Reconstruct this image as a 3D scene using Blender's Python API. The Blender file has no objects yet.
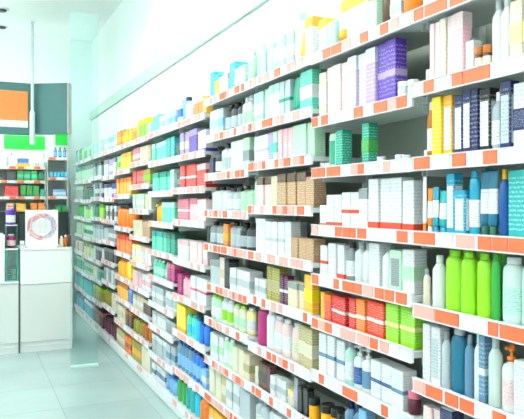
import bpy, bmesh, math, random
from mathutils import Vector, Matrix

# ------------------------------------------------------------------ basics
sc = bpy.context.scene
COL = sc.collection
RND = random.Random(7)
PI = math.pi
F_PX, UC, VH = 646.0, 262.0, 203.0
CAM_H, K = 1.47, 1.40
TH = math.atan(292.0 / F_PX)
FWD = Vector((math.sin(TH), math.cos(TH), 0))
RGT = Vector((math.cos(TH), -math.sin(TH), 0))
XF, XB = 1.276, 1.576          # front and back of the long shelving
BAY0, BAYW = 1.006, 0.665


def at(u, v, Y):
    d = FWD + RGT * ((u - UC) / F_PX) + Vector((0, 0, (VH - v) / F_PX))
    return Vector((0, 0, CAM_H)) + d * (Y / d.y)


def lin(c):
    c /= 255.0
    return c / 12.92 if c <= 0.04045 else ((c + 0.055) / 1.055) ** 2.4


def rgb(h):
    h = h.lstrip('#')
    return tuple(lin(int(h[i:i + 2], 16)) for i in (0, 2, 4)) + (1.0,)


# ------------------------------------------------------------------ materials
MATS = {}


def mat(key, hexc, rough=0.4, spec=0.5, metal=0.0, noise=0.0, nscale=20, coat=0.0):
    if key in MATS:
        return MATS[key]
    m = bpy.data.materials.new(key)
    m.use_nodes = True
    nt = m.node_tree
    b = nt.nodes['Principled BSDF']
    b.inputs['Base Color'].default_value = rgb(hexc)
    b.inputs['Roughness'].default_value = rough
    b.inputs['Specular IOR Level'].default_value = spec
    b.inputs['Metallic'].default_value = metal
    b.inputs['Coat Weight'].default_value = coat
    if noise:
        tc = nt.nodes.new('ShaderNodeTexCoord')
        n = nt.nodes.new('ShaderNodeTexNoise')
        n.inputs['Scale'].default_value = nscale
        n.inputs['Detail'].default_value = 4
        nt.links.new(tc.outputs['Object'], n.inputs['Vector'])
        mx = nt.nodes.new('ShaderNodeMix')
        mx.data_type = 'RGBA'
        c = rgb(hexc)
        mx.inputs[6].default_value = tuple(x * (1 - noise) for x in c[:3]) + (1,)
        mx.inputs[7].default_value = tuple(min(1, x * (1 + noise)) for x in c[:3]) + (1,)
        nt.links.new(n.outputs['Fac'], mx.inputs[0])
        nt.links.new(mx.outputs[2], b.inputs['Base Color'])
    MATS[key] = m
    return m


def print_mat(key, hexc, ink, rough=0.45, rows=9.0, amount=0.5, bar=None):
    """packaging print: rows of fine ink dashes and an optional printed bar"""
    if key in MATS:
        return MATS[key]
    m = mat(key, hexc, rough)
    nt = m.node_tree
    b = nt.nodes['Principled BSDF']
    tc = nt.nodes.new('ShaderNodeTexCoord')
    mp = nt.nodes.new('ShaderNodeMapping')
    mp.inputs['Scale'].default_value = (1, 1, 1)
    nsc = nt.nodes.new('ShaderNodeMapping')
    nsc.inputs['Scale'].default_value = (9, 9, rows * 2.3)
    nt.links.new(tc.outputs['Generated'], nsc.inputs['Vector'])
    nt.links.new(tc.outputs['Generated'], mp.inputs['Vector'])
    sp = nt.nodes.new('ShaderNodeSeparateXYZ')
    nt.links.new(mp.outputs['Vector'], sp.inputs['Vector'])

    def math_(op, a, bb):
        n = nt.nodes.new('ShaderNodeMath')
        n.operation = op
        for i, x in enumerate((a, bb)):
            if isinstance(x, (int, float)):
                n.inputs[i].default_value = x
            else:
                nt.links.new(x, n.inputs[i])
        return n.outputs[0]
    z = sp.outputs['Z']
    fr = math_('FRACT', math_('MULTIPLY', z, rows), 0)
    line = math_('LESS_THAN', fr, 0.42)
    nz = nt.nodes.new('ShaderNodeTexNoise')
    nz.inputs['Scale'].default_value = 1.0
    nz.inputs['Detail'].default_value = 1
    nt.links.new(nsc.outputs['Vector'], nz.inputs['Vector'])
    gate = math_('GREATER_THAN', nz.outputs['Fac'], 0.5)
    zone = math_('MULTIPLY', math_('GREATER_THAN', z, 0.12), math_('LESS_THAN', z, 0.9))
    fac = math_('MULTIPLY', math_('MULTIPLY', line, gate), math_('MULTIPLY', zone, amount))
    mx = nt.nodes.new('ShaderNodeMix')
    mx.data_type = 'RGBA'
    mx.inputs[6].default_value = rgb(hexc)
    mx.inputs[7].default_value = rgb(ink)
    nt.links.new(fac, mx.inputs[0])
    nt.links.new(mx.outputs[2], b.inputs['Base Color'])
    return m


def glass_mat(key, tint, milky, refl=0.08):
    if key in MATS:
        return MATS[key]
    m = bpy.data.materials.new(key)
    m.use_nodes = True
    nt = m.node_tree
    nt.nodes.clear()
    out = nt.nodes.new('ShaderNodeOutputMaterial')
    tr = nt.nodes.new('ShaderNodeBsdfTransparent')
    tr.inputs[0].default_value = rgb(tint)
    df = nt.nodes.new('ShaderNodeBsdfDiffuse')
    df.inputs[0].default_value = rgb('#d8f6f0')
    gl = nt.nodes.new('ShaderNodeBsdfGlossy')
    gl.inputs['Roughness'].default_value = 0.03
    a = nt.nodes.new('ShaderNodeMixShader')
    a.inputs[0].default_value = milky
    nt.links.new(tr.outputs[0], a.inputs[1])
    nt.links.new(df.outputs[0], a.inputs[2])
    c = nt.nodes.new('ShaderNodeMixShader')
    c.inputs[0].default_value = refl
    nt.links.new(a.outputs[0], c.inputs[1])
    nt.links.new(gl.outputs[0], c.inputs[2])
    nt.links.new(c.outputs[0], out.inputs[0])
    MATS[key] = m
    return m


def emit_mat(key, hexc, strength):
    if key in MATS:
        return MATS[key]
    m = mat(key, hexc, 0.5)
    b = m.node_tree.nodes['Principled BSDF']
    b.inputs['Emission Color'].default_value = rgb(hexc)
    b.inputs['Emission Strength'].default_value = strength
    return m


# ------------------------------------------------------------------ mesh helpers
def bm_box(bm, x0, x1, y0, y1, z0, z1, bev=0.0, mi=0):
    r = bmesh.ops.create_cube(bm, size=1)
    vs = r['verts']
    for v in vs:
        v.co = Vector(((x0 + x1) / 2 + v.co.x * (x1 - x0), (y0 + y1) / 2 + v.co.y * (y1 - y0),
                       (z0 + z1) / 2 + v.co.z * (z1 - z0)))
    fs = set(f for v in vs for f in v.link_faces)
    if bev > 0:
        es = set(e for v in vs for e in v.link_edges)
        rr = bmesh.ops.bevel(bm, geom=list(es), offset=bev, segments=1, affect='EDGES', profile=0.5)
        fs = set(rr['faces']) | set(f for f in fs if f.is_valid)
    for f in fs:
        if f.is_valid:
            f.material_index = mi
    return fs


def bm_lathe(bm, prof, n=16, sx=1.0, sy=1.0, cx=0.0, cy=0.0, mi=0, cap=True):
    """prof: list of (r, z); elliptical when sx != sy"""
    rings = []
    for r, z in prof:
        rings.append([bm.verts.new((cx + r * sx * math.cos(2 * PI * k / n), cy + r * sy * math.sin(2 * PI * k / n), z))
                      for k in range(n)])
    for a, b in zip(rings, rings[1:]):
        for k in range(n):
            f = bm.faces.new((a[k], a[(k + 1) % n], b[(k + 1) % n], b[k]))
            f.material_index = mi
            f.smooth = True
    if cap:
        f = bm.faces.new(list(reversed(rings[0])))
        f.material_index = mi
        f = bm.faces.new(rings[-1])
        f.material_index = mi


def mesh_from(name, bm, mats):
    me = bpy.data.meshes.new(name)
    bmesh.ops.recalc_face_normals(bm, faces=bm.faces[:])
    bm.to_mesh(me)
    bm.free()
    for m in (mats if isinstance(mats, (list, tuple)) else [mats]):
        me.materials.append(m)
    return me


def link(name, data, parent=None, loc=(0, 0, 0), rz=0.0):
    o = bpy.data.objects.new(name, data)
    COL.objects.link(o)
    o.location = loc
    o.rotation_euler = (0, 0, rz)
    if parent is not None:
        o.parent = parent
    return o


def obj(name, bm, m, parent=None, loc=(0, 0, 0), rz=0.0):
    return link(name, mesh_from(name, bm, m), parent, loc, rz)


def box_obj(name, x0, x1, y0, y1, z0, z1, m, parent=None, bev=0.0, loc=(0, 0, 0), rz=0.0):
    bm = bmesh.new()
    bm_box(bm, x0, x1, y0, y1, z0, z1, bev)
    return obj(name, bm, m, parent, loc, rz)


def tag(o, label, cat, group=None):
    o['label'] = label
    o['category'] = cat
    if group:
        o['group'] = group
    return o


def thing(name, label, cat, loc=(0, 0, 0), rz=0.0, group=None):
    return tag(link(name, None, None, loc, rz), label, cat, group)


def struct(o):
    o['kind'] = 'structure'
    return o


# ------------------------------------------------------------------ setting
M_white = mat('wall_white', '#f4f6f5', 0.6, noise=0.015, nscale=3)
M_mint = mat('wall_mint', '#eef8f5', 0.6, noise=0.015, nscale=3)
M_ceil = mat('ceiling_white', '#f1f6f4', 0.7, noise=0.01, nscale=2)
M_corn = mat('cornice_green', '#bdd9ce', 0.5)


def floor_mat():
    m = mat('floor_tile', '#c3d2d1', 0.16)
    nt = m.node_tree
    b = nt.nodes['Principled BSDF']
    tc = nt.nodes.new('ShaderNodeTexCoord')
    br = nt.nodes.new('ShaderNodeTexBrick')
    br.offset = 0.0
    br.inputs['Color1'].default_value = rgb('#a9bcba')
    br.inputs['Color2'].default_value = rgb('#a0b4b3')
    br.inputs['Mortar'].default_value = rgb('#94a7a5')
    br.inputs['Scale'].default_value = 1.0
    br.inputs['Mortar Size'].default_value = 0.004
    br.inputs['Brick Width'].default_value = 0.6
    br.inputs['Row Height'].default_value = 0.6
    nt.links.new(tc.outputs['Object'], br.inputs['Vector'])
    n = nt.nodes.new('ShaderNodeTexNoise')
    n.inputs['Scale'].default_value = 2.2
    n.inputs['Detail'].default_value = 6
    nt.links.new(tc.outputs['Object'], n.inputs['Vector'])
    mx = nt.nodes.new('ShaderNodeMix')
    mx.data_type = 'RGBA'
    mx.blend_type = 'SOFT_LIGHT'
    mx.inputs[0].default_value = 0.35
    nt.links.new(br.outputs['Color'], mx.inputs[6])
    nt.links.new(n.outputs['Color'], mx.inputs[7])
    bw = nt.nodes.new('ShaderNodeRGBToBW')
    nt.links.new(n.outputs['Color'], bw.inputs[0])
    nt.links.new(bw.outputs[0], mx.inputs[7])
    nt.links.new(mx.outputs[2], b.inputs['Base Color'])
    return m


YB, XL, XR, ZC, YR = 9.5, -4.2, 1.60, 3.8, -2.5
struct(box_obj('floor', XL, XR + 0.1, YR, YB + 0.1, -0.1, 0.0, floor_mat()))
struct(box_obj('ceiling', XL, XR + 0.1, YR, YB + 0.1, ZC, ZC + 0.1, M_ceil))
struct(box_obj('wall_right', XR, XR + 0.1, YR, YB, 0.0, 2.68, M_white))
struct(box_obj('wall_right_upper', XR, XR + 0.1, YR, YB, 2.68, ZC, M_mint))
struct(box_obj('wall_back', XL, XR + 0.1, YB, YB + 0.1, 0.0, ZC, M_mint))
struct(box_obj('wall_left', XL - 0.1, XL, YR, YB, 0.0, ZC, M_mint))
bm = bmesh.new()
bm_box(bm, XR - 0.02, XR, YR, YB, 2.66, 2.79, 0.003)
struct(obj('trim_1', bm, M_corn))
struct(box_obj('baseboard_right', XR - 0.015, XR, 9.05, YB, 0.0, 0.1, M_corn))

# ------------------------------------------------------------------ colours of the goods
C = dict(
    white='#e6e6e8', cream='#e2d8c0', beige='#d9c6a8', kraft='#b98f68', pink='#f0b6c0', palepink='#e8cbcc',
    rose='#d66a80', red='#d8241c', scarlet='#e8421c', orange='#f07a12', amber='#b5651d', yellow='#f8d510',
    gold='#f3ac10', lime='#8fd214', green='#2f9f3c', darkgreen='#12604a', teal='#0d9a80', mint='#57cfae',
    palegreen='#b9dfbf', palemint='#b9e0d4', palegray='#bcc5ca', gray='#8d9496', darkgray='#3a3f42', black='#16171a', navy='#1c2158',
    blue='#1f6fd0', sky='#7fb6e6', cyan='#1397b8', deepblue='#0a4f96', petrol='#0b6684', lilac='#b79acb',
    palelilac='#cfbfd8', purple='#5a2fa6', plum='#5a1746', magenta='#b0176e', brown='#5a3520', olive='#9a8f2a',
    khaki='#b7a878', silver='#aab2b8', turquoise='#1fa5a6', steel='#5f87a6', aqua='#1fb9dc', maroon='#5d2332',
    clear='#cfe0da', palekhaki='#ddd6bc', paleyellow='#f4eaa0')
CN = dict(palepink='pale pink', darkgreen='dark green', palegreen='pale green', palemint='pale mint', palegray='pale grey',
          gray='grey', darkgray='dark grey', navy='navy', deepblue='deep blue', palelilac='pale lilac', clear='clear',
          palekhaki='pale khaki', paleyellow='pale yellow', lime='lime green', sky='sky blue', petrol='petrol blue',
          steel='steel blue', kraft='brown kraft', gold='golden yellow')


def cname(c):
    return CN.get(c, c)


def cm(c, kind='gloss'):
    if kind == 'gloss':
        return mat('plastic_' + c, C[c], 0.3)
    if kind == 'cap':
        return mat('cap_' + c, C[c], 0.4)
    dark = sum(rgb(C[c])[:3]) / 3 < 0.18
    if kind == 'card':
        return print_mat('card_' + c, C[c], '#ffffff' if dark else ('#5c5c6e' if c in ('white', 'cream', 'palegray', 'palemint') else C[c] if False else '#ffffff'),
                         0.42, 15, 0.22 if dark else .32)
    return print_mat('label_' + c, C[c], '#ffffff' if dark else '#4a4a58', 0.4, 13, 0.26 if dark else .42)


# ------------------------------------------------------------------ builders of goods: list of (part name, bm, material); first is the body
def ring_box(bm, hx, hy, z0, z1, mi=0):
    pts = [(-hx, -hy), (hx, -hy), (hx, hy), (-hx, hy)]
    lo = [bm.verts.new((x, y, z0)) for x, y in pts]
    hi = [bm.verts.new((x, y, z1)) for x, y in pts]
    for k in range(4):
        f = bm.faces.new((lo[k], lo[(k + 1) % 4], hi[(k + 1) % 4], hi[k]))
        f.material_index = mi


def ring_round(bm, r, z0, z1, n, sx, sy, mi=0):
    bm_lathe(bm, [(r, z0), (r, z1)], n, sx, sy, mi=mi, cap=False)


def build(kind, col, acc, w, d, h, n, style):
    P = []
    B = lambda: bmesh.new()
    if kind == 'carton':
        b = B()
        bm_box(b, -d / 2, d / 2, -w / 2, w / 2, 0, h, min(0.0025, w * .05))
        P.append(('body', b, cm(col, 'card')))
        if acc:
            z0, z1 = {'band': (.30, .62), 'foot': (.015, .16), 'head': (.74, .985), 'stripe': (.42, .52), 'panel': (.12, .8)}[style]
            b = B()
            if style == 'panel':
                bm_box(b, -d / 2 - .0008, -d / 2 + .001, -w * .36, w * .36, h * z0, h * z1)
                bm_box(b, -d * .36, d * .36, -w / 2 - .0008, -w / 2 + .001, h * z0, h * z1)
            else:
                ring_box(b, d / 2 + .0007, w / 2 + .0007, h * z0, h * z1)
            P.append(('printed_label' if style in ('panel', 'band') else 'printed_stripe', b, cm(acc, 'label')))
    elif kind in ('bottle', 'shampoo_bottle', 'dropper_bottle'):
        r = w / 2
        sx = min(1.0, d / w)
        ch = {'bottle': .15, 'shampoo_bottle': .10, 'dropper_bottle': .34}[kind] * h
        cr = {'bottle': .5, 'shampoo_bottle': .62, 'dropper_bottle': .42}[kind] * r
        hb = h - ch
        b = B()
        if kind == 'shampoo_bottle':
            pr = [(r * .86, 0), (r * .97, .02 * h), (r, .1 * h), (r, hb * .6), (r * .98, hb * .86), (r * .9, hb * .94), (cr * 1.05, hb * .985), (cr * .9, hb)]
        else:
            pr = [(r * .93, 0), (r, .02 * h), (r, hb * .8), (r * .94, hb * .88), (cr * 1.15, hb * .965), (cr * .9, hb)]
        bm_lathe(b, pr, n, sx, 1)
        P.append(('body', b, cm(col)))
        b = B()
        if kind == 'dropper_bottle':
            bm_lathe(b, [(cr, hb), (cr, hb + ch * .4), (cr * .55, hb + ch * .45), (cr * .62, hb + ch * .8), (cr * .3, h)], n, 1, 1)
        else:
            bm_lathe(b, [(cr, hb), (cr * 1.03, hb + ch * .1), (cr, h - ch * .1), (cr * .85, h)], n, sx if kind == 'shampoo_bottle' else 1, 1)
        P.append(('cap', b, cm(style[4:] if style.startswith('cap_') else 'white', 'cap')))
        if acc:
            b = B()
            ring_round(b, r * 1.012, hb * .16, hb * .62, n, sx if sx == 1 else sx * 1.0, 1)
            P.append(('printed_label', b, cm(acc, 'label')))
    elif kind == 'pump_bottle':
        r = w / 2
        sx = min(1.0, d / w)
        hb = h * .76
        b = B()
        bm_lathe(b, [(r * .92, 0), (r, .02 * h), (r, hb * .8), (r * .9, hb * .9), (r * .4, hb * .97), (r * .36, hb)], n, sx, 1)
        P.append(('body', b, cm(col)))
        b = B()
        bm_lathe(b, [(r * .42, hb), (r * .42, hb + .06 * h), (r * .16, hb + .07 * h), (r * .14, hb + .15 * h), (r * .34, hb + .155 * h),
                     (r * .36, h * .97), (r * .26, h)], n, 1, 1)
        bm_box(b, -r * .95, 0, -r * .13, r * .13, h * .945, h * .985, .001)
        P.append(('pump', b, cm(style[4:] if style.startswith('cap_') else 'white', 'cap')))
        if acc:
            b = B()
            ring_round(b, r * 1.012, hb * .15, hb * .66, n, sx, 1)
            P.append(('printed_label', b, cm(acc, 'label')))
    elif kind == 'tube':
        r = w / 2
        dd = min(d, w * .7) / w
        hc = h * .17
        b = B()
        N = n
        rings = []
        for t, fx, fy in ((0, .80, .80), (.06, .92, .92), (.4, .7, .98), (.75, .36, 1.0), (.94, .1, 1.0), (1, .06, 1.0)):
            z = hc + (h - hc) * t
            rings.append([b.verts.new((r * dd * fx * math.cos(2 * PI * k / N) * 1.2, r * fy * math.sin(2 * PI * k / N), z)) for k in range(N)])
        for a, c in zip(rings, rings[1:]):
            for k in range(N):
                f = b.faces.new((a[k], a[(k + 1) % N], c[(k + 1) % N], c[k]))
                f.smooth = True
        b.faces.new(list(reversed(rings[0])))
        b.faces.new(rings[-1])
        P.append(('body', b, cm(col)))
        b = B()
        bm_lathe(b, [(r * .72, 0), (r * .74, hc * .1), (r * .68, hc * .95), (r * .6, hc)], n, min(1, dd * 1.2), 1)
        P.append(('cap', b, cm(style[4:] if style.startswith('cap_') else 'white', 'cap')))
        if acc:
            b = B()
            z0, z1 = hc + (h - hc) * .22, hc + (h - hc) * .66
            f0, f1 = .815, .46
            rr = []
            for z, fx, fy in ((z0, f0, .965), ((z0 + z1) / 2, .685, .99), (z1, .5, 1.005)):
                rr.append([b.verts.new((r * dd * fx * 1.2 * math.cos(2 * PI * k / N) * 1.03, r * fy * math.sin(2 * PI * k / N) * 1.01, z)) for k in range(N)])
            for a, c in zip(rr, rr[1:]):
                for k in range(N):
                    f = b.faces.new((a[k], a[(k + 1) % N], c[(k + 1) % N], c[k]))
                    f.smooth = True
            P.append(('printed_label', b, cm(acc, 'label')))
    elif kind == 'jar':
        r = w / 2
        hl = h * .32
        b = B()
        bm_lathe(b, [(r * .88, 0), (r * .97, .05 * h), (r * .98, (h - hl) * .9), (r * .9, h - hl)], n, min(1, d / w), 1)
        P.append(('body', b, cm(col)))
        b = B()
        bm_lathe(b, [(r * .98, h - hl), (r, h - hl * .9), (r, h - hl * .12), (r * .93, h)], n, min(1, d / w), 1)
        P.append(('lid', b, cm(style[4:] if style.startswith('cap_') else 'white', 'cap')))
        if acc:
            b = B()
            ring_round(b, r * .995, .14 * h, (h - hl) * .82, n, min(1, d / w), 1)
            P.append(('printed_label', b, cm(acc, 'label')))
    elif kind == 'spray_can':
        r = w / 2
        hb = h * .8
        b = B()
        bm_lathe(b, [(r * .95, 0), (r, .02 * h), (r, hb * .92), (r * .86, hb * .97), (r * .72, hb)], n)
        P.append(('body', b, cm(col)))
        b = B()
        bm_lathe(b, [(r * .78, hb), (r * .8, hb + .02 * h), (r * .76, h * .97), (r * .66, h)], n)
        P.append(('cap', b, cm(style[4:] if style.startswith('cap_') else 'white', 'cap')))
        if acc:
            b = B()
            ring_round(b, r * 1.012, hb * .3, hb * .72, n, 1, 1)
            P.append(('printed_label', b, cm(acc, 'label')))
    elif kind == 'pouch':
        b = B()
        rings = []
        for t, fx, fy in ((0, .8, .92), (.05, 1, 1), (.35, .95, .97), (.7, .6, .97), (.9, .15, 1), (1, .08, 1)):
            rings.append([b.verts.new((d / 2 * fx * sx_, w / 2 * fy * sy_, h * t)) for sx_, sy_ in
                          ((-1, -.8), (-.75, -1), (.75, -1), (1, -.8), (1, .8), (.75, 1), (-.75, 1), (-1, .8))])
        for a, c in zip(rings, rings[1:]):
            for k in range(8):
                f = b.faces.new((a[k], a[(k + 1) % 8], c[(k + 1) % 8], c[k]))
                f.smooth = True
        b.faces.new(list(reversed(rings[0])))
        b.faces.new(rings[-1])
        P.append(('body', b, cm(col)))
        if acc:
            b = B()
            bm_box(b, -d / 2 * .99 - .001, -d / 2 * .95, -w * .34, w * .34, h * .1, h * .38)
            P.append(('printed_label', b, cm(acc, 'label')))
    return P


KIND_WORD = dict(carton='carton', bottle='bottle', shampoo_bottle='shampoo bottle', dropper_bottle='dropper bottle', pump_bottle='pump bottle',
                 tube='tube', jar='jar', spray_can='spray can', pouch='pouch')
CAT = dict(carton='box', bottle='bottle', shampoo_bottle='bottle', dropper_bottle='bottle', pump_bottle='bottle', tube='tube', jar='jar',
           spray_can='spray can', pouch='pouch')
ORD = ['first', 'second', 'third', 'fourth', 'fifth', 'sixth', 'seventh', 'eighth', 'ninth', 'tenth', 'eleventh', 'twelfth', 'thirteenth', 'fourteenth',
       'fifteenth', 'sixteenth', 'seventeenth', 'eighteenth']
NUM = ['no', 'one', 'two', 'three', 'four', 'five', 'six', 'seven', 'eight', 'nine', 'ten', 'eleven', 'twelve', 'thirteen', 'fourteen', 'fifteen', 'sixteen']


def describe(kind, col, acc, style):
    s = cname(col) + ' ' + KIND_WORD[kind]
    if kind == 'carton':
        if acc:
            s += ' with ' + cname(acc) + ' ' + {'band': 'band', 'foot': 'base', 'head': 'top', 'stripe': 'stripe', 'panel': 'label'}[style]
    else:
        if acc:
            s += ' with ' + cname(acc) + ' label'
        elif style.startswith('cap_'):
            s += ' with ' + cname(style[4:]) + {'pump_bottle': ' pump', 'jar': ' lid'}.get(kind, ' cap')
    return s


def make_item(kind, col, acc, style, w, d, h, detailed):
    """-> root prototype (thing with parts, or one mesh when far away)"""
    n = 20 if detailed else 10
    nm_ = kind
    if kind == 'carton':
        nm_ = 'tall_carton' if h > 1.95 * w else 'flat_carton' if h < 1.15 * w else 'carton'
    parts = build(kind, col, acc, w, d, h, n, style)
    if detailed and len(parts) > 1:
        root = link(nm_, None)
        root.empty_display_size = 0.02
        for nm, b, m in parts:
            obj(nm, b, m, root)
        return root
    if len(parts) == 1:
        return obj(nm_, parts[0][1], parts[0][2])
    big = bmesh.new()
    mats = []
    for i, (nm, b, m) in enumerate(parts):
        for f in b.faces:
            f.material_index = i
        tmp = bpy.data.meshes.new('tmp')
        bmesh.ops.recalc_face_normals(b, faces=b.faces[:])
        b.to_mesh(tmp)
        b.free()
        big.from_mesh(tmp)
        bpy.data.meshes.remove(tmp)
        mats.append(m)
    me = bpy.data.meshes.new(nm_)
    big.to_mesh(me)
    big.free()
    for m in mats:
        me.materials.append(m)
    return link(nm_, me)


def dup(root):
    c = root.copy()
    COL.objects.link(c)
    for ch in root.children:
        k = ch.copy()
        COL.objects.link(k)
        k.parent = c
    return c


DEPTHF = dict(carton=0.9, bottle=1.0, shampoo_bottle=0.62, dropper_bottle=1.0, pump_bottle=0.8, tube=0.6, jar=1.0, spray_can=1.0, pouch=0.45)


def parse(tok):
    """'kind colour>accent:style n weight height [deep]' -> dict"""
    p = tok.split()
    if p[0] == 'gap':
        return dict(gap=True, w=float(p[1]))
    c = p[1]
    style = 'band'
    acc = None
    if ':' in c:
        c, style = c.split(':')
    if '>' in c:
        c, acc = c.split('>')
    k = {'c': 'carton', 'b': 'bottle', 's': 'shampoo_bottle', 'd': 'dropper_bottle', 'p': 'pump_bottle', 't': 'tube', 'j': 'jar', 'a': 'spray_can', 'h': 'pouch'}[p[0]]
    return dict(gap=False, kind=k, col=c, acc=acc, style=style, n=int(p[2]), w=float(p[3]), h=float(p[4]), deep=len(p) > 5)


def fill_row(y_far, y_near, z, gap_h, spec, where, detailed, group_where, xfront, xlimit=0.25, stretch=1.0, mixed=False):
    toks = [parse(t.strip()) for t in spec.split(';') if t.strip()]
    if mixed:
        ex = []
        for t in toks:
            ex += [t] if t['gap'] else [dict(t, n=1) for _ in range(t['n'])]
        RND.shuffle(ex)
        toks = ex
    total = sum(t['w'] if t['gap'] else t['w'] * t['n'] for t in toks)
    sc_ = (y_far - y_near) / total
    counts = {}
    for t in toks:
        if not t['gap']:
            dsc = describe(t['kind'], t['col'], t['acc'], t['style'])
            t['desc'] = dsc
            counts[dsc] = counts.get(dsc, 0) + t['n']
    seen = {}
    y = y_far
    for t in toks:
        if t['gap']:
            y -= t['w'] * sc_
            continue
        pitch = t['w'] * sc_
        w = pitch * 0.92
        h = min(t['h'] * stretch, .965 if gap_h < .214 or gap_h > .24 else 1.1) * gap_h
        if t['kind'] in ('bottle', 'dropper_bottle', 'jar', 'spray_can', 'pump_bottle', 'shampoo_bottle', 'tube'):
            w = min(w, h * (1.25 if t['kind'] == 'jar' else 0.6))
        d = w * DEPTHF[t['kind']]
        if t['kind'] == 'carton':
            d = max(0.035, min(0.11, d))
        d = min(d, 0.2)
        proto = None
        for i in range(t['n']):
            yc = y - pitch / 2
            y -= pitch
            o = make_item(t['kind'], t['col'], t['acc'], t['style'], w, d, h, detailed) if proto is None else dup(proto)
            if proto is None:
                proto = o
            jx = RND.uniform(0, 0.012)
            rot = RND.uniform(-.03, .03) if t['kind'] in ('carton', 'pouch') else RND.uniform(-.1, .1)
            if w > 0.075 or pitch < 0.04:
                rot *= .3
            o.location = (xfront + d / 2 + 0.006 + jx, yc, z)
            o.rotation_euler = (0, 0, rot)
            k = seen.get(t['desc'], 0)
            seen[t['desc']] = k + 1
            nn = counts[t['desc']]
            if nn > 1:
                lab = '%s, %s of %s, %s' % (t['desc'], ORD[k], NUM[nn], where)
            else:
                lab = '%s on the %s' % (t['desc'], where)
            tag(o, lab, CAT[t['kind']], '%ss on the %s' % (t['desc'], group_where) if nn > 1 else None)
            if t['deep'] and d * 2 + .03 < xlimit:
                q = dup(proto)
                q.location = (xfront + d * 1.5 + 0.026, yc, z)
                q.rotation_euler = (0, 0, rot * .4)
                tag(q, ('%s behind the %s, %s' % (t['desc'], ORD[k], where)) if nn > 1 else '%s at the back, %s' % (t['desc'], where),
                    CAT[t['kind']], '%ss in the second rank of the %s' % (t['desc'], group_where))


# ------------------------------------------------------------------ the long wall of shelving
M_frame = mat('shelf_metal', '#d6dbd7', 0.35)
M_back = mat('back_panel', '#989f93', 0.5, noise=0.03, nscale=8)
M_strip = mat('price_rail', '#e9e2ec', 0.3)
M_to = mat('tag_orange', '#ec6a40', 0.45)
M_tp = mat('tag_pink', '#eaa79d', 0.5)
M_tw = print_mat('tag_white', '#f2eef3', '#8d87a6', 0.45, 3.0, 0.3)
M_plinth = mat('plinth', '#e9edec', 0.3)

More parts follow.
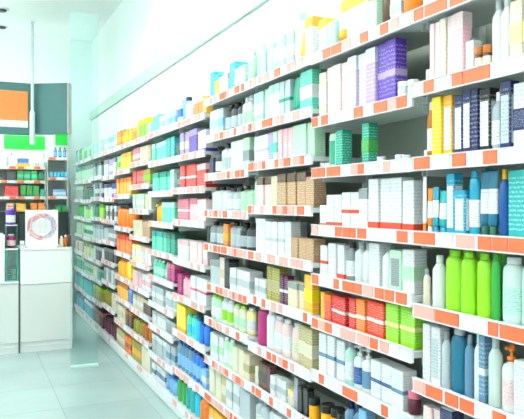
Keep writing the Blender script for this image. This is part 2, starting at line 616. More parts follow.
HTS = [
    [-.436, -.27, -.104, .062, .225, .393, .559, .72, .955],
    [-.436, -.25, -.103, .062, .205, .332, .485, .65, .80, .955],
    [-.44, -.285, -.145, .007, .17, .325, .495, .642, .80, .955],
    [-.44, -.285, -.125, .028, .17, .335, .48, .645, .80, .955],
    [-.39, -.23, -.075, .077, .265, .439, .615, .80, .96],
    [-.39, -.23, -.065, .098, .254, .394, .539, .664, .82, .96],
    [-.385, -.25, -.113, .034, .193, .352, .50, .64, .79, .96],
    [-.385, -.221, -.06, .155, .324, .486, .63, .79, .96],
    [-.385, -.2, -.04, .12, .27, .42, .57, .75, .96],
    [-.385, -.215, -.05, .11, .28, .45, .60, .77, .96],
    [-.385, -.2, -.03, .13, .29, .45, .61, .78, .96],
    [-.385, -.21, -.04, .12, .28, .44, .60, .77, .96],
]
ROWS = [
    # bay one (nearest), left part is the far end
    ["c white>orange:band 2 5 .6; b palemint 2 5 .6; c cream 2 5 .7; c palepink 1 6 .7; c white>palemint:band 3 5 .7; gap 10",
     "j clear 2 2.1 .24; c palepink 2 2.6 .88; c cream 1 3.3 .9; c palepink 2 2.1 .94; c pink>palepink:head 1 4.6 .92; c white 1 4.0 .46; j brown>cream:cap_amber 2 3.4 .34; b white:cap_white 2 4.4 .9; c cream>paleyellow:band 2 5 .78; c white 1 5 .8; gap 15",
     "j white 1 1.6 .14; b amber>white:cap_cream 1 3.4 .86; c yellow 1 4.6 .92; c gold>white:panel 1 4.4 .92; gap .6; c navy>white:panel 1 4.2 .86; c navy>white:panel 1 4.0 .92; c navy 1 3 .94; c black>white:panel 1 4.8 .88; b silver>white:cap_white 1 4.6 .8; c navy>palegray:panel 1 4.4 .92; c white>navy:band 1 5 .85; c navy 2 4 .9; gap 14",
     "t white:cap_orange 1 2 .86; t orange>white 1 2.8 .68; t cyan>white:cap_cyan 1 3.0 .7; t turquoise>white:cap_cyan 1 3.8 .64; c cyan>white:panel 1 4.0 .88; c cyan>white:panel 1 5.4 .64; s cyan>white:cap_cyan 1 4.4 .95; t petrol>white:cap_darkgreen 2 4.0 .94; b deepblue:cap_gold 1 3.6 .95; c turquoise 2 4 .88; c petrol>white:panel 2 4 .9; gap 13",
     "b cream:cap_gray 1 2.8 .58; gap .6; b white:cap_white 1 5.2 .8; s lime:cap_lime 1 8.4 .93 deep; s lime:cap_lime 2 6.6 .93 deep; s green:cap_green 1 3.6 .93 deep; s clear>palemint:cap_white 1 8 .88; s palemint:cap_green 1 7 .9; c green 2 5 .9; gap 8",
     "c white 1 4 .86; c white>palegray:panel 1 4.8 .84; b palegray:cap_gray 1 3.6 .82; s petrol:cap_palegray 1 7 .9 deep; b steel:cap_gray 1 3.2 .86; b white:cap_clear 1 3.2 .9; c steel>white:stripe 1 2.6 .9; b clear:cap_palegray 1 4.4 .9; p white>palepink:cap_orange 1 6 .84; c white 2 6 .7; gap 14",
     "c palepink>white:band 2 4 .75; c white>navy:head 1 5 .85; c navy 1 5 .65; b white>sky:cap_navy 2 5 .85; c white 3 5 .75; gap 14",
     "c white>sky:band 6 5 .7; gap 16", "c white 6 5 .5; gap 16"],
    # bay two
    ["c white>yellow:head 1 5 .62; c palemint 1 5 .5; t gold>white:cap_gold 1 5 .8; c white>yellow:head 2 5.4 .76; c palegreen 1 5 .5; b brown:cap_scarlet 1 5 .7; c white>palegray:band 1 5 .5; b orange:cap_white 1 5 .7",
     "c cream>white:band 1 4.4 .78; c palepink>white:head 2 4.4 .83; c pink>palepink:head 1 4.4 .82; c palelilac>white:head 2 4.8 .86; c lilac>white:head 1 4.8 .88; c purple>lilac:stripe 2 4.6 .9; j clear 2 3.2 .26; gap 1",
     "j white 2 3 .14; c palegreen>teal:panel 1 5 .78; c teal 1 4.6 .82; gap 11; c teal>green:band 1 4 .86; gap 3; j white 1 3 .15; gap 6; j clear 1 3 .15; j white 1 3 .13; gap 3",
     "c white>scarlet:foot 1 4.6 .42; c white>scarlet:foot 2 4.6 .62; c white>scarlet:stripe 2 5.2 .66; c white>gray:head 1 4.6 .72; c white>scarlet:foot 3 5.2 .88; c white>scarlet:foot 1 5 .82",
     "gap 1; c white>scarlet:stripe 1 4.6 .72; c white 1 4.6 .8; c white>scarlet:foot 1 4 .78; b gray>white:cap_darkgray 1 4 .86; b white:cap_palegray 2 4.4 .88; c white 1 5 .9; b white:cap_gray 1 4.6 .86; c palegreen>gray:panel 1 5 .8; c white>palegreen:band 1 5 .84",
     "c gold 1 3 .76; c scarlet>orange:head 1 4.5 .74; c red>white:stripe 2 4.8 .76; gap 2; c red>white:stripe 1 4 .8; c orange>white:stripe 1 5 .84; c scarlet>white:stripe 2 4.7 .86; c lime>paleyellow:stripe 2 6.6 .95",
     "c white>steel:stripe 2 5.4 .86; c white>steel:stripe 1 5.4 .82; b palemint>white:cap_gray 1 4.8 .88; p white>deepblue 1 5.4 .86; p white>steel 1 5.4 .86; c white>deepblue:stripe 2 6 .7; c white>steel:stripe 1 6 .7; j maroon:cap_rose 1 4 .4",
     "j gold:cap_black 2 6 .5; j navy:cap_black 1 6 .5; b steel:cap_navy 2 5 .8; c sky>white:band 1 5 .8; j white:cap_orange 2 5.6 .5; c white>steel:head 3 5 .7",
     "c white>sky:band 4 5 .7; b blue 3 5 .8; c palepink 3 5 .7", "c white 8 6 .5"],
    # bay three
    ["b palemint:cap_white 1 5 .9; c palemint 1 5 .6; b clear:cap_palemint 2 5 .7; c palemint>white:band 2 6 .7; b white:cap_palemint 1 5 1.0; t yellow:cap_orange 1 4 .55; c white>gold:head 1 5 .76",
     "c palemint>white:band 2 5 .82; c palegreen 1 5 .84; c white>palemint:head 2 5 .88; c palegray>teal:stripe 2 4.6 .86; t teal:cap_teal 2 4 .84; c mint>white:band 2 5 .9",
     "c white>palelilac:stripe 3 5 .82; c lilac>sky:band 1 4 .84; c palegreen>mint:band 1 4 .84; c pink>palepink:stripe 3 4 .86; c palegreen 3 5.4 .88",
     "c palegreen 1 3 .7; c palepink>brown:head 2 5 .78; c beige 1 5 .78; gap 1; c kraft>brown:head 3 6 .82; c kraft 1 5 .7",
     "gap 1; c white 2 4.6 .84 deep; c white>palegray:stripe 3 4.6 .78 deep; c white 1 4.6 .8; c kraft 3 5 .46",
     "c white>palegray:band 3 4.6 .46; c olive>khaki:band 3 4.6 .84; c plum>white:stripe 2 3.6 .7; c beige>gray:head 3 5 .6; c gold>yellow:band 2 4 .84",
     "s magenta:cap_palepink 1 8 .9; s white:cap_palepink 1 6 .88; s palepink>white:cap_white 2 6 .8; s palepink>cream 1 6 .78; c khaki>cream:band 2 5 .8",
     "c palekhaki 1 6 .5; c brown>black:band 2 6 .7; c maroon 1 5 .7; c white>palegray:band 3 6 .52; j cream:cap_paleyellow 2 5 .4; c gray>lilac:band 1 5 .8; c black 2 5 .66; j gold:cap_black 1 6 .5",
     "b palegray>white:cap_gray 3 5 .8; c white>magenta:stripe 3 5 .7; b gray>white:cap_darkgray 3 5 .8", "c palegray 8 6 .5"],
    # bay four
    ["c aqua>white:foot 1 5 .72; c yellow>aqua:head 1 5 .6; c white>pink:head 2 5 .5; c aqua 1 6 .7; c palemint>white:band 2 5 .5; b palegreen:cap_white 1 4 .8",
     "c white>palemint:band 2 5 .8; c palegray>sky:band 1 5 .78; b darkgray>palegray:cap_black 3 5.2 .84; b white>palegreen:cap_white 2 4 .86",
     "c navy 1 4 .5; b darkgray>white:cap_black 1 4.6 .7; b white>palegray:cap_black 2 4.6 .86; c white 2 4.6 .84; c palegreen>gray:band 1 4.6 .86",
     "b white:cap_black 3 4.4 .76; b palegray>white:cap_darkgray 2 4.4 .7; b palegreen:cap_black 2 4.4 .74",
     "b gray>palegray:cap_black 3 4.4 .8; c orange>gold:band 1 4 .76; b silver>palegray:cap_black 2 4.4 .84; b darkgray>silver:cap_black 2 4.4 .84",
     "c palegray>gray:head 2 4.6 .7; c palepink>beige:band 1 4.6 .82; c black 1 4 .8; c white>palegray:band 3 5 .6",
     "s palegreen>white:cap_lime 2 5 .8; s white>lime:cap_white 2 5 .82; s cream>palegreen:cap_lime 2 5 .78; s paleyellow>white 1 5 .8",
     "c white>palegreen:band 3 5 .7; s palegreen>white 2 5 .78; c palekhaki 2 5.6 .66; c beige>khaki:band 1 6 .64",
     "c palekhaki>cream:head 2 6 .86; c khaki>cream:band 1 5 .84; c white>palegray:band 2 6 .8; c palegray 2 5 .8",
     "c gold>white:band 4 6 .7; c white 4 6 .6"],
    # bay five
    ["c white>blue:band 1 5 .76; b sky:cap_navy 1 5 .8; c white>palepink:band 2 5 .54; c orange>pink:head 2 5 .56; c gold 1 4 .5",
     "c darkgray 1 4 .5; c lilac>white:band 2 5 .82; c purple>lilac:head 2 5 .84; c white>purple:foot 2 5 .7",
     "c darkgray>gray:band 1 4 .6; c red>white:stripe 3 5.6 .84; c red>palepink:head 2 5 .8",
     "c rose>white:stripe 3 5 .8; c pink>rose:head 2 5 .82; c palepink>white:band 2 5 .78",
     "c white>pink:head 3 5 .56; c palepink 3 5 .58; c pink>white:band 1 5 .6",
     "c magenta 1 4.6 .66; s pink:cap_rose 2 5 .62; c white>rose:stripe 3 5 .74",
     "c yellow>gold:foot 2 6.4 .82; s mint>aqua:cap_turquoise 2 5 .66; s aqua:cap_blue 1 5 .64; s blue:cap_deepblue 2 5 .6",
     "s steel>sky:cap_deepblue 4 5.4 .8; s blue>sky:cap_navy 3 5.4 .8; c sky>white:band 1 6 .5",
     "s green:cap_white 2 5 .84; s turquoise:cap_white 2 5 .8; s aqua:cap_blue 1 5 .8; b orange:cap_gold 2 5 .8"],
    # bay six
    ["c mint 2 6 .6; c white>palemint:band 2 5.4 .5; c palegray>sky:band 2 5 .54",
     "c mint>palemint:head 4 6 .76; c turquoise 2 6 .8", "c mint>teal:head 5 6 .74; c palemint 1 6 .78",
     "b darkgray:cap_olive 1 5 .7; b gold:cap_olive 2 5 .76; c mint>palemint:head 3 6 .78",
     "c mint>turquoise:head 4 6 .8; c teal>darkgreen:head 2 6 .8", "s mint>palemint:cap_white 4 6 .8; c magenta>rose:head 2 5 .8",
     "c palegray>white:band 3 6 .74; s white>palegray:cap_gray 3 5 .8", "c white>palegray:head 3 6 .72; c gray>palegray:head 2 6 .7",
     "c silver>white:head 4 6 .76; c palegray>steel:band 2 6 .76", "c white>steel:band 3 7 .7; b sky:cap_blue 3 5 .7"],
    # bay seven
    ["c orange>gold:head 2 6 .56; c lime>yellow:head 3 6 .74; c palemint 1 6 .5", "c rose>palepink:band 3 5 .84; c beige>cream:band 3 5 .84; c khaki 1 5 .8",
     "c red>rose:band 3 6 .8; c olive>lime:band 2 6 .8", "c palegreen>white:band 4 5.6 .78; c cream 2 5 .76", "c beige>cream:head 3 6 .7; c kraft 2 6 .66",
     "c paleyellow>white:band 3 6 .76; c palepink>white:band 3 6 .74", "c pink>palepink:head 3 6 .76; c white>pink:band 3 6 .7",
     "c beige>white:band 3 6 .7; c brown>beige:head 2 6 .74", "b olive:cap_brown 3 5 .76; b amber:cap_black 3 5 .78", "c olive>gold:band 3 6 .8; c cream 3 6 .8"],
    # bay eight
    ["c orange>gold:band 3 6 .7; c gold>yellow:band 3 6 .6", "c palegreen>lime:band 2 5 .76; c yellow>gold:head 4 5 .8", "c gold>orange:head 6 6 .82",
     "b orange:cap_black 5 6.5 .74", "c orange>scarlet:head 5 6 .8", "b gold:cap_amber 4 6 .82; c yellow>gold:foot 2 5 .8", "c gold>amber:head 4 6 .8; c blue>sky:head 1 6 .7",
     "c cream>beige:band 3 6 .74; c brown>amber:head 2 6 .74", "c khaki>cream:band 3 6 .72; c orange>amber:band 2 6 .7"],
    # bay nine
    ["c palemint>white:band 3 6 .66; c sky>white:band 2 6 .6", "c white>gray:head 3 6 .78; c lilac>white:band 2 6 .76", "c purple>white:band 2 5 .8; c white>navy:head 4 5 .78",
     "b darkgray:cap_black 3 5 .8; c white>gray:band 3 6 .78", "c gray>white:band 3 6 .74; c palegray 2 6 .7", "c darkgray>gray:head 5 6 .74", "c gray>palegray:head 3 6 .74; c white 2 6 .76",
     "b olive:cap_darkgreen 4 6 .74; c cream 2 6 .7", "j maroon:cap_black 4 7 .6; j plum:cap_maroon 2 7 .6"],
    # bay ten
    ["c palemint 3 6 .7; c white>palegreen:band 2 6 .6", "c palegray>darkgray:head 3 6 .8; b darkgreen:cap_black 2 5 .8", "c navy>white:band 3 6 .8; c palegray 2 6 .8",
     "b darkgreen:cap_black 3 5 .8; c lime>green:head 2 5 .8", "c palegray>gray:head 4 6 .76", "c darkgray>palegray:head 3 6 .74; c white 2 6 .7", "c teal>palegray:head 3 6 .72; c cream 2 6 .7",
     "c olive>lime:head 4 6 .76", "c maroon>rose:head 3 6 .7; c brown 2 6 .7"],
    # bay eleven
    ["c green>palegreen:head 3 6 .7; c palemint 2 6 .7", "c palegreen>gray:head 4 6 .8", "b darkgreen:cap_black 4 6 .8", "c lime>darkgreen:head 3 6 .8; c palegreen 2 6 .8", "c palegreen>darkgreen:band 4 6 .76",
     "c gold>yellow:band 2 6 .76; c palegreen>teal:head 3 6 .76", "c palegray>green:band 4 6 .74", "c turquoise>cyan:head 4 6 .8", "c cyan>white:head 4 6 .74"],
    # bay twelve
    ["c green>darkgreen:head 3 6 .76; c palemint 2 6 .7", "c palegreen>teal:head 4 6 .8", "c gray>palegreen:head 4 6 .8", "b green:cap_darkgreen 4 6 .8", "c palegreen>cream:band 4 6 .76", "c rose>palegreen:head 2 6 .7; c cream 3 6 .7",
     "c teal>palegreen:head 4 6 .8", "c turquoise>petrol:head 4 6 .8", "c cyan>petrol:head 4 6 .7"],
]
BAYLAB = ['lime green bottles', 'red and lime cartons', 'a magenta bottle and kraft cartons', 'dark capped grey bottles', 'steel blue shampoo bottles',
          'many mint cartons', 'pink and beige cartons', 'many orange and golden packs', 'grey and maroon packs', 'navy and dark green packs', 'gold and turquoise packs',
          'green packs beside the end wall']


def zs(s):
    return CAM_H - s * K


def make_bay(k):
    y0, y1 = BAY0 + BAYW * k, BAY0 + BAYW * (k + 1)
    ym = (y0 + y1) / 2
    hw = BAYW / 2
    root = thing('shelving_bay', 'white shelving bay stocked with %s, %s from the near end' % (BAYLAB[k], ORD[k]), 'shelf',
                 (XF, ym, 0), 0, 'bays of the long wall shelving')
    ztop = zs(HTS[k][0])
    D = XB - XF
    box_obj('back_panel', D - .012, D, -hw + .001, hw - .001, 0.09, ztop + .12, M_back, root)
    for s in (-1, 1):
        bm = bmesh.new()
        yy = s * (hw - .011)
        bm_box(bm, D - .04, D - .0125, yy - .010, yy + .010, 0.0, ztop + .12, .002)
        for j in range(24):     # slots down the post
            z = .15 + j * (ztop - .1) / 24
            bm_box(bm, D - .0408, D - .0395, yy - .003, yy + .003, z, z + .03)
        obj('upright', bm, M_frame, root)
    bm = bmesh.new()
    bm_box(bm, .03, D - .042, -hw + .001, hw - .001, 0.0, .085, .002)
    bm_box(bm, .022, .031, -hw + .001, hw - .001, 0.012, .075, .002)
    obj('plinth', bm, M_plinth, root)
    rr = random.Random(100 + k)
    for r, s in enumerate(HTS[k]):
        zt = zs(s)
        bm = bmesh.new()
        bm_box(bm, .012, D - .042, -hw + .002, hw - .002, zt - .030, zt - .010, .001)
        for sy in (-1, 1):      # side brackets under the board
            yb = sy * (hw - .012)
            bm_box(bm, .05, D - .042, yb - .002, yb + .002, zt - .058, zt - .030)
        sh = obj('shelf', bm, M_frame, root)
        bm = bmesh.new()
        bm_box(bm, .001, .012, -hw + .002, hw - .002, zt - .045, zt, .0015)
        bm_box(bm, -.003, .001, -hw + .002, hw - .002, zt - .045, zt - .0415)
        bm_box(bm, -.003, .001, -hw + .002, hw - .002, zt - .0035, zt)
        obj('price_rail', bm, M_strip, sh)
        # paper price tags slid into the rail
        y = hw - .012
        while True:
            if k < 2:
                w = rr.choice((.035, .045, .05, .055, .075, .10))
            elif k < 4:
                w = rr.choice((.03, .036, .045, .06))
            else:
                w = rr.choice((.05, .07, .09))
            if y - w < -hw + .012:
                break
            q = rr.random()
            if k < 2:
                m = M_to if q < .62 else (M_tp if q < .74 else M_tw)
            elif k < 4:
                m = M_to if q < .36 else (M_tp if q < .72 else M_tw)
            else:
                m = M_tp if q < .42 else M_tw
            tg = box_obj('price_tag', -.0018, .001, y - w, y, zt - .0405, zt - .0045, m, sh)
            if m is M_to:
                tg['label'] = 'orange price tag'
            y -= w + rr.choice((.004, .008, .014, .03) if k < 2 else (.008, .016, .03) if k < 4 else (.01, .03, .06))
    # goods
    for r, spec in enumerate(ROWS[k]):
        zt = zs(HTS[k][r]) + .0012
        gap = (zs(HTS[k][r - 1]) - zt - .058 + .010) if r else 0.215
        where = '%s shelf down, %s bay' % (ORD[r], ORD[k])
        fill_row(y1 - .024, y0 + .024, zt - .010, gap * (1.06 if r else 1), spec, where, k < 5, where, XF + .014, stretch=1.07 if k < 4 else 1.03, mixed=k >= 8)


for k in range(len(HTS)):
    make_bay(k)

# ------------------------------------------------------------------ counter by the back
YC = 6.73
M_cnt = mat('counter_grey', '#dfe3e0', 0.25)
M_cntw = mat('counter_white', '#f6f8f7', 0.2)
M_gap = mat('joint_dark', '#4a5a58', 0.5)


def counter(name, u0, u1, vtop, label, upper=True):
    a, b = at(u0, 284, YC), at(u1, 284, YC)
    zl = at((u0 + u1) / 2, 284, YC).z
    zt = at((u0 + u1) / 2, 248, YC).z
    cx = (a.x + b.x) / 2
    hw = (b.x - a.x) / 2
    root = thing(name, label, 'counter', (cx, YC, 0))
    bm = bmesh.new()
    bm_box(bm, -hw, hw, .006, .55, .10, zl, .003)
    obj('cabinet_body', bm, M_cnt, root)
    bm = bmesh.new()
    bm_box(bm, -hw, hw, .02, .53, 0.0, .099)
    bm_box(bm, -hw, hw, .012, .02, .055, .062)
    obj('plinth', bm, M_plinth, root)
    if upper:
        bm = bmesh.new()
        bm_box(bm, -hw, hw, 0, .55, zl + .003, zt - .022, .004)
        obj('front_panel', bm, M_cntw, root)
        bm = bmesh.new()
        bm_box(bm, -hw, hw, -.012, .56, zt - .021, zt, .004)
        obj('worktop', bm, M_cntw, root)
        box_obj('side_panel', -hw - .014, -hw - .001, .003, .54, 0.0, zt - .004, M_gap, root)  # filler panel added to darken the gap line between the counters
    return root, zl, zt, cx, hw


root, zl, zt, ccx, chw = counter('service_counter', 20.3, 72.5, 248, 'white service counter carrying the white sign with the dotted ring')
root2, zl2, _, cx2, hw2 = counter('low_cabinet', -14, 18.6, 284, 'pale low cabinet supporting the green glass display case', upper=False)
box_obj('worktop', -hw2, hw2, -.008, .55, zl2 + .001, zl2 + .016, M_cntw, root2, .002)
# white pedestal and glass case standing on the low cabinet
p0, p1 = at(-14, 250, YC), at(5, 250, YC)
ped = thing('white_pedestal', 'tall white block on the low cabinet next to the glass display case', 'pedestal', ((p0.x + p1.x) / 2, YC + .03, zl2 + .0172))
hwp = (p1.x - p0.x) / 2
box_obj('block', -hwp, hwp, 0, .45, 0, zt - zl2 + .12, M_cntw, ped, .004)
box_obj('base_strip', -hwp + .004, hwp - .004, -.004, 0, 0.0, .02, M_cnt, ped)  # thin grey strip along the foot of the block
g0, g1 = at(6.2, 250, YC), at(17.8, 250, YC)
hwg = (g1.x - g0.x) / 2
case = thing('display_case', 'narrow green tinted glass display case beside the white service counter', 'display case', ((g0.x + g1.x) / 2, YC + .03, zl2 + .0172))
hg = zt - zl2 - .016
M_gl = glass_mat('case_glass', '#bfe9df', 0.10)
M_gf = mat('case_edge', '#4fae9c', 0.25)
for (nm, bx) in (('glass_panel', (-hwg + .006, hwg - .006, 0, .005)), ('glass_panel', (-hwg + .006, hwg - .006, .245, .25)),
                 ('glass_panel', (-hwg, -hwg + .005, 0, .25)), ('glass_panel', (hwg - .005, hwg, 0, .25))):
    box_obj(nm, *bx, .012, hg - .012, M_gl, case)
bm = bmesh.new()
for sx in (-1, 1):
    for yy in (0, .25):
        bm_box(bm, sx * hwg - .006, sx * hwg + .006, yy - .006, yy + .006, .012, hg - .012)
obj('corner_posts', bm, M_gf, case)
box_obj('base_board', -hwg - .006, hwg + .006, -.006, .256, 0, .0115, M_gf, case)
box_obj('top_board', -hwg - .006, hwg + .006, -.006, .256, hg - .0115, hg, M_cntw, case)


def single(kind, col, acc, style, w, d, h, loc, label, cat=None, detailed=True, rz=0, group=None):
    o = make_item(kind, col, acc, style, w, d, h, detailed)
    o.location = (loc[0], loc[1], loc[2] + .0012)
    o.rotation_euler = (0, 0, rz)
    tag(o, label, cat or CAT[kind], group)
    return o


gx, gy, gz = (g0.x + g1.x) / 2, YC + .03, zl2 + .0172
single('jar', 'cyan', None, 'cap_blue', .05, .05, .05, (gx - .018, gy + .06, gz + .0115), 'small cyan jar inside the green glass display case')
single('carton', 'white', None, 'band', .04, .04, .09, (gx + .022, gy + .12, gz + .0115), 'small white carton inside the green glass display case', rz=PI / 2)
# clear riser with two boards on the display case
ris = thing('display_riser', 'clear two board riser with magenta and purple bottles on the glass display case', 'display stand', (gx, gy + .12, gz + hg))
zr = at(12, 226, YC).z - (gz + hg)
bm = bmesh.new()
bm_box(bm, -hwg, hwg, -.1, .1, 0, .006)
obj('base_board', bm, M_gl, ris)
for sx in (-1, 1):
    box_obj('side_panel', sx * (hwg - .003) - .003, sx * (hwg - .003) + .003, -.1, .1, .0062, zr, M_gl, ris)
box_obj('upper_board', -hwg, hwg, -.1, .1, zr + .0002, zr + .008, M_cntw, ris)
single('shampoo_bottle', 'magenta', 'palepink', 'cap_white', .10, .09, .13, (gx, gy + .1, gz + hg + .006), 'broad magenta bottle on the lower board of the clear riser')
single('shampoo_bottle', 'purple', 'white', 'cap_lilac', .105, .09, .17, (gx - .005, gy + .1, gz + hg + zr + .008), 'broad purple bottle on the upper board of the clear riser')

# sign with a printed ring
s0, s1 = at(25.3, 248, YC + .1), at(58, 248, YC + .1)
sx0 = (s0.x + s1.x) / 2
shw = (s1.x - s0.x) / 2
stop = at(41, 209.5, YC + .1).z
sh_ = stop - zt - .004
sign = thing('counter_sign', 'white square sign printed with a dotted ring, standing on the service counter', 'sign', (sx0, YC + .1, zt))
M_sign = mat('sign_white', '#fbfaf9', 0.4)
box_obj('sign_board', -shw, shw, 0, .012, .012, sh_, M_sign, sign, .002)
bm = bmesh.new()
bm_box(bm, -shw * .9, shw * .9, -.03, .06, 0, .0115, .002)
obj('foot', bm, M_cntw, sign)
R = shw * .86
zc = .012 + (sh_ - .012) * .54
inks = {'red': mat('ink_red', '#cf2a48', .5), 'coral': mat('ink_coral', '#e2503c', .5), 'violet': mat('ink_violet', '#7a63b4', .5), 'slate': mat('ink_slate', '#68708f', .5)}
emb = bmesh.new()
ikeys = list(inks)
rs = random.Random(3)


def dab(key, x, z, r):
    vs = [emb.verts.new((x + r * math.cos(2 * PI * i / 8), -.0006, z + r * math.sin(2 * PI * i / 8))) for i in range(8)]
    emb.faces.new(vs).material_index = ikeys.index(key)


for ring in range(4):
    rad = R * (1.03 - .095 * ring)
    nn = 44 - ring * 4
    for i in range(nn):
        a = 2 * PI * (i + ring * .5) / nn
        x = math.cos(a)
        key = ('red' if x < -.3 else 'coral' if x < .25 and math.sin(a) > 0 else 'violet' if x > .1 else 'red')
        if rs.random() < .16:
            key = rs.choice(list(inks))
        rj = rad * rs.uniform(.955, 1.045)
        dab(key, rj * x, zc + rj * .92 * math.sin(a), R * rs.uniform(.034, .064))
for i in range(-8, 9):
    for j in range(-6, 7):
        x, z = i * R * .085, j * R * .085
        if (x * x + z * z) ** .5 < R * .62:
            dab('slate', x, zc + z, R * .022)
em = obj('printed_pattern', emb, [inks[q] for q in ikeys], sign)
em['label'] = 'ring of red and violet printed dots'

# little goods on the counter beside the sign
for i, (u, col, h) in enumerate(((61.5, 'beige', .11), (65.5, 'amber', .12), (69.2, 'maroon', .14))):
    p = at(u, 247, YC + .12)
    single('bottle', col, None, 'cap_' + ('white', 'cream', 'black')[i], .04, .04, h, (p.x, YC + .12, zt), '%s bottle standing beside the dotted ring sign on the counter' % cname(col))
p = at(22.3, 247, YC + .06)
single('carton', 'white', 'palegray', 'band', .04, .04, .07, (p.x, YC + .08, zt), 'small white carton on the counter edge beside the glass case', rz=PI / 2)

# ------------------------------------------------------------------ back shelving behind the counter
YS = 8.9
M_dark = mat('cabinet_dark', '#1e2c30', 0.4)
M_bb = mat('back_board', '#eef6f3', 0.5)
M_bd = mat('back_shelf_edge', '#e8d8cc', 0.4)


def back_unit(u0, u1, vrows, vtop, label):
    a, b = at(u0, 200, YS), at(u1, 200, YS)
    cx, hw = (a.x + b.x) / 2, (b.x - a.x) / 2
    um = (u0 + u1) / 2
    root = thing('back_shelf_unit', label, 'shelf', (cx, YS, 0), 0, 'shelf units behind the counter')
    zb = at(um, 212, YS).z
    bm = bmesh.new()
    bm_box(bm, -hw, hw, 0, .4, .08, zb, .003)
    obj('base_cabinet', bm, M_dark, root)
    for i in range(2):
        x0 = -hw + .01 + i * hw
        box_obj('door', x0, x0 + hw - .02, -.016, -.001, .1, zb - .03, M_dark, root, .003)
    box_obj('plinth', -hw, hw, .03, .38, 0, .079, M_dark, root)
    box_obj('back_panel', -hw, hw, .385, .4, zb + .001, at(um, vtop, YS).z, M_bb, root)
    for s in (-1, 1):
        box_obj('side_panel', s * (hw - .006) - .006, s * (hw - .006) + .006, .05, .384, zb + .001, at(um, vrows[0] - 6, YS).z, M_bb, root)
    zr = []
    for v in vrows:
        z = at(um, v, YS).z
        zr.append(z)
        sh = box_obj('shelf', -hw + .0125, hw - .0125, .004, .384, z - .03, z, M_bd, root)
        box_obj('price_rail', -hw + .0125, hw - .0125, -.004, .0035, z - .036, z + .004, M_bd, sh)
        x = -hw + .03
        i = 0
        while x + .09 < hw:
            t = box_obj('price_tag', x, x + .075, -.0065, -.0045, z - .033, z + .001, M_to if (i * 7 + int(v)) % 5 < 3 else M_tw, sh)
            x += .1
            i += 1
    return cx, hw, zb, zr


cx, hw, zb, zr = back_unit(-10, 46, (166.5, 180.5, 196.5), 134, 'white shelf unit behind the counter stocked with green and red cartons')
cxb, hwb, zbb, zrb = back_unit(47.2, 68.5, (157.5, 177.5, 196.5), 132, 'narrow white shelf unit behind the counter stocked with blue cartons')


def bgood(kind, col, acc, style, u0, u1, v0, zb_, label, group=None, dy=.02, d=.12):
    a, b = at(u0, v0, YS + dy), at(u1, v0, YS + dy)
    w = b.x - a.x - .006
    h = a.z - zb_
    # build with width along y, then turn so that the width runs along x
    o = make_item(kind, col, acc, style, w, d if kind == 'carton' else w, h, True)
    o.location = ((a.x + b.x) / 2, YS + dy + (d if kind == 'carton' else w) / 2, zb_ + .0012)
    o.rotation_euler = (0, 0, PI / 2)
    tag(o, label, CAT[kind], group)
    return o


bgood('carton', 'gold', 'yellow', 'band', 16, 30.5, 163.3, zr[0], 'golden yellow flat carton under the blue pack on the back shelves', d=.2)
zy = at(23, 163.3, YS + .02).z
bgood('carton', 'blue', 'sky', 'foot', 17.5, 29, 158.3, zy, 'blue flat pack resting on the golden yellow carton', dy=.04, d=.15)
bgood('bottle', 'white', None, 'cap_gray', 10, 13.2, 153, zr[0], 'slim white bottle beside the golden yellow carton on the back shelves')
bgood('bottle', 'palegray', None, 'cap_gray', 5.5, 9, 157, zr[0], 'pale grey bottle second from the golden yellow carton on the back shelves')
bgood('carton', 'cream', 'orange', 'foot', 33, 37.5, 163, zr[0], 'small cream carton with orange base, top back shelf')
bgood('carton', 'white', None, 'band', 38.5, 44, 162, zr[0], 'small plain white carton, top back shelf')
bgood('carton', 'darkgray', None, 'band', 6, 16, 171.5, zr[1], 'dark grey carton beside the green cartons on the middle back shelf')
for i in range(4):
    bgood('carton', 'green' if i < 3 else 'darkgreen', 'mint' if i < 3 else 'teal', 'band', 17 + i * 7, 23.6 + i * 7, 170.6 + (i == 3), zr[1],
          ('green carton with mint band, %s of three on the middle back shelf' % ORD[i]) if i < 3 else 'dark green carton with teal band on the middle back shelf',
          'green cartons on the middle back shelf' if i < 3 else None)
bgood('carton', 'red', 'rose', 'foot', 4.5, 18.5, 186, zr[2], 'wide red carton on the lower back shelf')
for i in range(3):
    bgood('carton', 'green', 'darkgreen', 'foot', 20 + i * 6.5, 26.2 + i * 6.5, 185 + i * .5, zr[2], 'green carton with dark base, %s of three on the lower back shelf' % ORD[i], 'green cartons on the lower back shelf')
bgood('carton', 'teal', None, 'band', 40, 44.5, 189, zr[2], 'teal carton beyond the green cartons on the lower back shelf')
bgood('carton', 'cream', 'orange', 'panel', 6, 14, 203.5, zb, 'cream carton with orange label on the dark cabinet top')
bgood('carton', 'gold', 'cream', 'stripe', 16, 26, 203.5, zb, 'golden carton with cream stripe on the dark cabinet top')
for i in range(2):
    bgood('carton', 'orange', 'gold', 'stripe', 30.5 + i * 7.4, 37.4 + i * 7.4, 203, zb, 'orange carton with gold stripe, %s of two on the dark cabinet top' % ORD[i], 'orange cartons on the dark cabinet')
for i in range(3):
    bgood('bottle', 'steel', 'sky', 'cap_navy', 53.5 + i * 4.6, 57.6 + i * 4.6, 147.5, zrb[0], 'steel blue bottle, %s of three on the narrow unit top shelf' % ORD[i], 'steel blue bottles on the narrow back unit')
for i in range(5):
    bgood('carton', 'aqua', 'blue', 'foot', 50.0 + i * 3.5, 53.3 + i * 3.5, 172, zrb[1], 'aqua blue carton, %s of five on the narrow unit middle shelf' % ORD[i], 'aqua cartons on the narrow back unit')
bgood('carton', 'sky', 'white', 'band', 53, 66, 189.5, zrb[2], 'long sky blue carton with white band on the narrow unit')
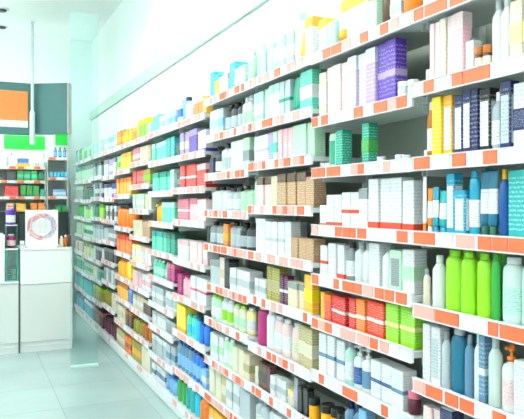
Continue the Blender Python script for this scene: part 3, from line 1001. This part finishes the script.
for i in range(2):
    bgood('carton', 'green', 'teal', 'head', 55.5 + i * 6, 61 + i * 6, 205.5, zbb, 'green carton with teal top, %s of two on the narrow dark cabinet' % ORD[i], 'green cartons on the narrow dark cabinet')

# green category signs on the upper back panels
M_green = mat('sign_green', '#04e03c', 0.4)
for (u0, u1, v0, v1, lab) in ((4, 45, 136.5, 148.5, 'wide bright green blank sign above the back shelves'), (55.3, 67.5, 134, 145, 'small bright green blank sign above the narrow back unit')):
    Yg = YS + .365
    a, b = at(u0, v1, Yg), at(u1, v0, Yg)
    sg = thing('green_sign', lab, 'sign', ((a.x + b.x) / 2, Yg, (a.z + b.z) / 2))
    w2, h2 = (b.x - a.x) / 2, (b.z - a.z) / 2
    box_obj('sign_face', -w2, w2, -.004, .008, -h2, h2, M_green, sg, .002)
    box_obj('mounting_rail', -w2 * .9, w2 * .9, .0085, .0195, -h2 * .3, h2 * .3, M_frame, sg)

# dark header boards over the back shelves
M_head = mat('header_teal', '#3f6f70', 0.45, noise=.06, nscale=2)
M_or = mat('header_orange', '#fb8238', 0.4)
YH = 8.85
a, b = at(-12, 134, YH), at(31, 83, YH)
hd = thing('header_board', 'dark teal header board with a large orange panel and white strip', 'sign', ((a.x + b.x) / 2, YH, at(10, 134, YH).z))
w2 = (b.x - a.x) / 2
H = at(10, 82, YH).z - at(10, 134, YH).z
box_obj('board', -w2, w2, 0, .1, 0, H, M_head, hd, .004)
xo = at(27.8, 100, YH).x - (a.x + b.x) / 2
zo = at(10, 120, YH).z - at(10, 134, YH).z
zo2 = at(10, 90.5, YH).z - at(10, 134, YH).z
zw = at(10, 127, YH).z - at(10, 134, YH).z
box_obj('orange_panel', -w2 + .02, xo, -.012, -.0005, zo, zo2, M_or, hd, .002)
box_obj('white_strip', -w2 + .02, xo, -.012, -.0005, zw, zo - .004, M_sign, hd, .002)
# second board, turned
c0 = at(33.5, 134, YH)
d1 = at(67, 133, 8.62)
ang = math.atan2(d1.y - c0.y, d1.x - c0.x)
L = (Vector((d1.x, d1.y, 0)) - Vector((c0.x, c0.y, 0))).length
hd2 = thing('header_board', 'plain dark teal header board turned at an angle over the narrow back unit', 'sign', (c0.x, c0.y, c0.z), ang)
box_obj('board', 0, L, 0, .1, 0, at(33.5, 83.5, YH).z - c0.z, M_head, hd2, .004)
box_obj('edge_strip', L + .0005, L + .02, 0, .1, 0, at(33.5, 83.5, YH).z - c0.z, mat('edge_grey', '#b9b4b4', .4), hd2)
E_tube = emit_mat('added_tube_glow', '#f6fffb', 30.0)  # hidden glowing bars added to brighten the back shelves, wall and ceiling
for h_, xa, xb, hh in ((hd, -w2 + .03, w2 - .03, H), (hd2, .03, L - .03, at(33.5, 83.5, YH).z - c0.z)):
    for nm, z in (('added_shelf_fill', .03), ('added_wall_fill', hh - .05)):
        box_obj(nm, xa, xb, .101, .125, z, z + .02, E_tube, h_)
for (h_, xs, ye) in ((hd, (-w2 * .6, w2 * .6), YB - YH - .002), (hd2, (L * .25, L * .6), .42)):
    for xx in xs:
        box_obj('wall_bracket', xx - .02, xx + .02, .1005, ye, H * .45, H * .52, M_frame, h_)

# slim white post at the joint of the two boards
pj = at(32.4, 140, YH - .07)
bm = bmesh.new()
bm_lathe(bm, [(.02, pj.z), (.02, ZC - .0101)], 12)
bm_lathe(bm, [(.03, pj.z - .06), (.034, pj.z - .04), (.034, pj.z + .35), (.02, pj.z + .38)], 12)
bm_lathe(bm, [(.045, ZC - .01), (.045, ZC)], 12)
post = obj('ceiling_pole', bm, mat('post_white', '#dff0ec', .3), None, (pj.x, pj.y, 0))
tag(post, 'slim pale pole hanging from the ceiling between the two dark header boards', 'pole')

# ------------------------------------------------------------------ free-standing glass panel by the shelving
YG = 5.93
q0, q1 = at(70.5, 367, YG), at(98.5, 367, YG)
gw = (q1.x - q0.x) / 2
gp = thing('glass_panel', 'tall mint tinted glass panel standing on the floor beside the shelving', 'glass panel', ((q0.x + q1.x) / 2, YG, 0))
gh = at(80, 12, YG).z
box_obj('pane', -gw, gw, 0, .012, .022, gh, glass_mat('pane_glass', '#f4fdfc', 0.05, 0.04), gp, .002)
bm = bmesh.new()
bm_box(bm, -gw, gw, -.02, .032, 0, .021, .003)
obj('floor_channel', bm, mat('channel', '#c9e6e0', .3), gp)

# ------------------------------------------------------------------ ceiling spots, and unseen light panels added for brightness
for (u, v) in ((1.5, 9), (1.5, 26)):
    d = FWD + RGT * ((u - UC) / F_PX) + Vector((0, 0, (VH - v) / F_PX))
    p = Vector((0, 0, CAM_H)) + d * ((ZC - CAM_H) / d.z)
    sp = thing('ceiling_spotlight', 'small dark recessed ceiling spotlight %s the shop counter' % ('farther from' if v == 9 else 'closer to'), 'light', (p.x, p.y, ZC))
    bm = bmesh.new()
    bm_lathe(bm, [(.085, -.012), (.09, -.004), (.09, 0)], 16)
    obj('trim_ring', bm, M_frame, sp)
    bm = bmesh.new()
    bm_lathe(bm, [(.05, -.03), (.062, -.0125)], 16)
    obj('lamp', bm, M_dark, sp)

E_panel = emit_mat('added_panel_glow', '#f7fffc', 9.5)  # panels added out of view to light the shop
E_up = emit_mat('added_uplight_glow', '#f7fffc', 24.0)  # upward glow added to brighten the ceiling
LY = (-1.2, 1.2, 3.5, 5.5)
LX = (-2.9, -1.1, 0.55)
SPOTS = [(x, y) for x in LX for y in LY] + [(-2.9, 7.8), (-1.7, 7.8), (-0.5, 7.8)]  # last row added to lift the back wall
for i, (x, y) in enumerate(SPOTS):
        iy, ix = ((i % 4, i // 4) if i < 12 else (4, i - 12))
        cp = thing('added_light_panel', 'added unseen suspended light panel in the %s cross row, %s lengthwise line' % (ORD[iy], ORD[ix]),
                   'light', (x, y, ZC - .35), 0, 'added unseen light panels')
        bm = bmesh.new()
        for sx in (-1, 1):
            bm_box(bm, sx * .17 - .01, sx * .17 + .01, -.72, .72, -.03, .03, .002)
            bm_box(bm, -.16, .16, sx * .71 - .01, sx * .71 + .01, -.03, .03, .002)
        obj('frame', bm, M_frame, cp)
        box_obj('diffuser', -.159, .159, -.699, .699, -.026, -.02, E_panel, cp)
        box_obj('upper_diffuser', -.159, .159, -.699, .699, .02, .026, E_up, cp)
        for sy in (-1, 1):
            bm = bmesh.new()
            bm_lathe(bm, [(.003, .0305), (.003, .35)], 6, cx=.17, cy=sy * .6)
            bm_lathe(bm, [(.003, .0305), (.003, .35)], 6, cx=-.17, cy=sy * .6)
            obj('hanging_wire', bm, M_frame, cp)

# ------------------------------------------------------------------ world, camera
w = bpy.data.worlds.new('daylight')
sc.world = w
w.use_nodes = True
bg = w.node_tree.nodes['Background']
bg.inputs[0].default_value = rgb('#f3fbff')
bg.inputs[1].default_value = 1.0

cam = bpy.data.cameras.new('camera')
cam.sensor_width = 36
cam.lens = F_PX / 524 * 36
cam.shift_y = -(209.5 - VH) / 524
cam.clip_start = 0.05
co = bpy.data.objects.new('camera', cam)
COL.objects.link(co)
co.location = (0, 0, CAM_H)
co.rotation_euler = (PI / 2, 0, -TH)
sc.camera = co

vs = sc.view_settings
vs.view_transform = 'Standard'
vs.look = 'None'
vs.exposure = -0.14
vs.gamma = 1.0
vs.use_curve_mapping = False
sc.cycles.max_bounces = 8
sc.cycles.transparent_max_bounces = 12
sc.cycles.use_denoising = True
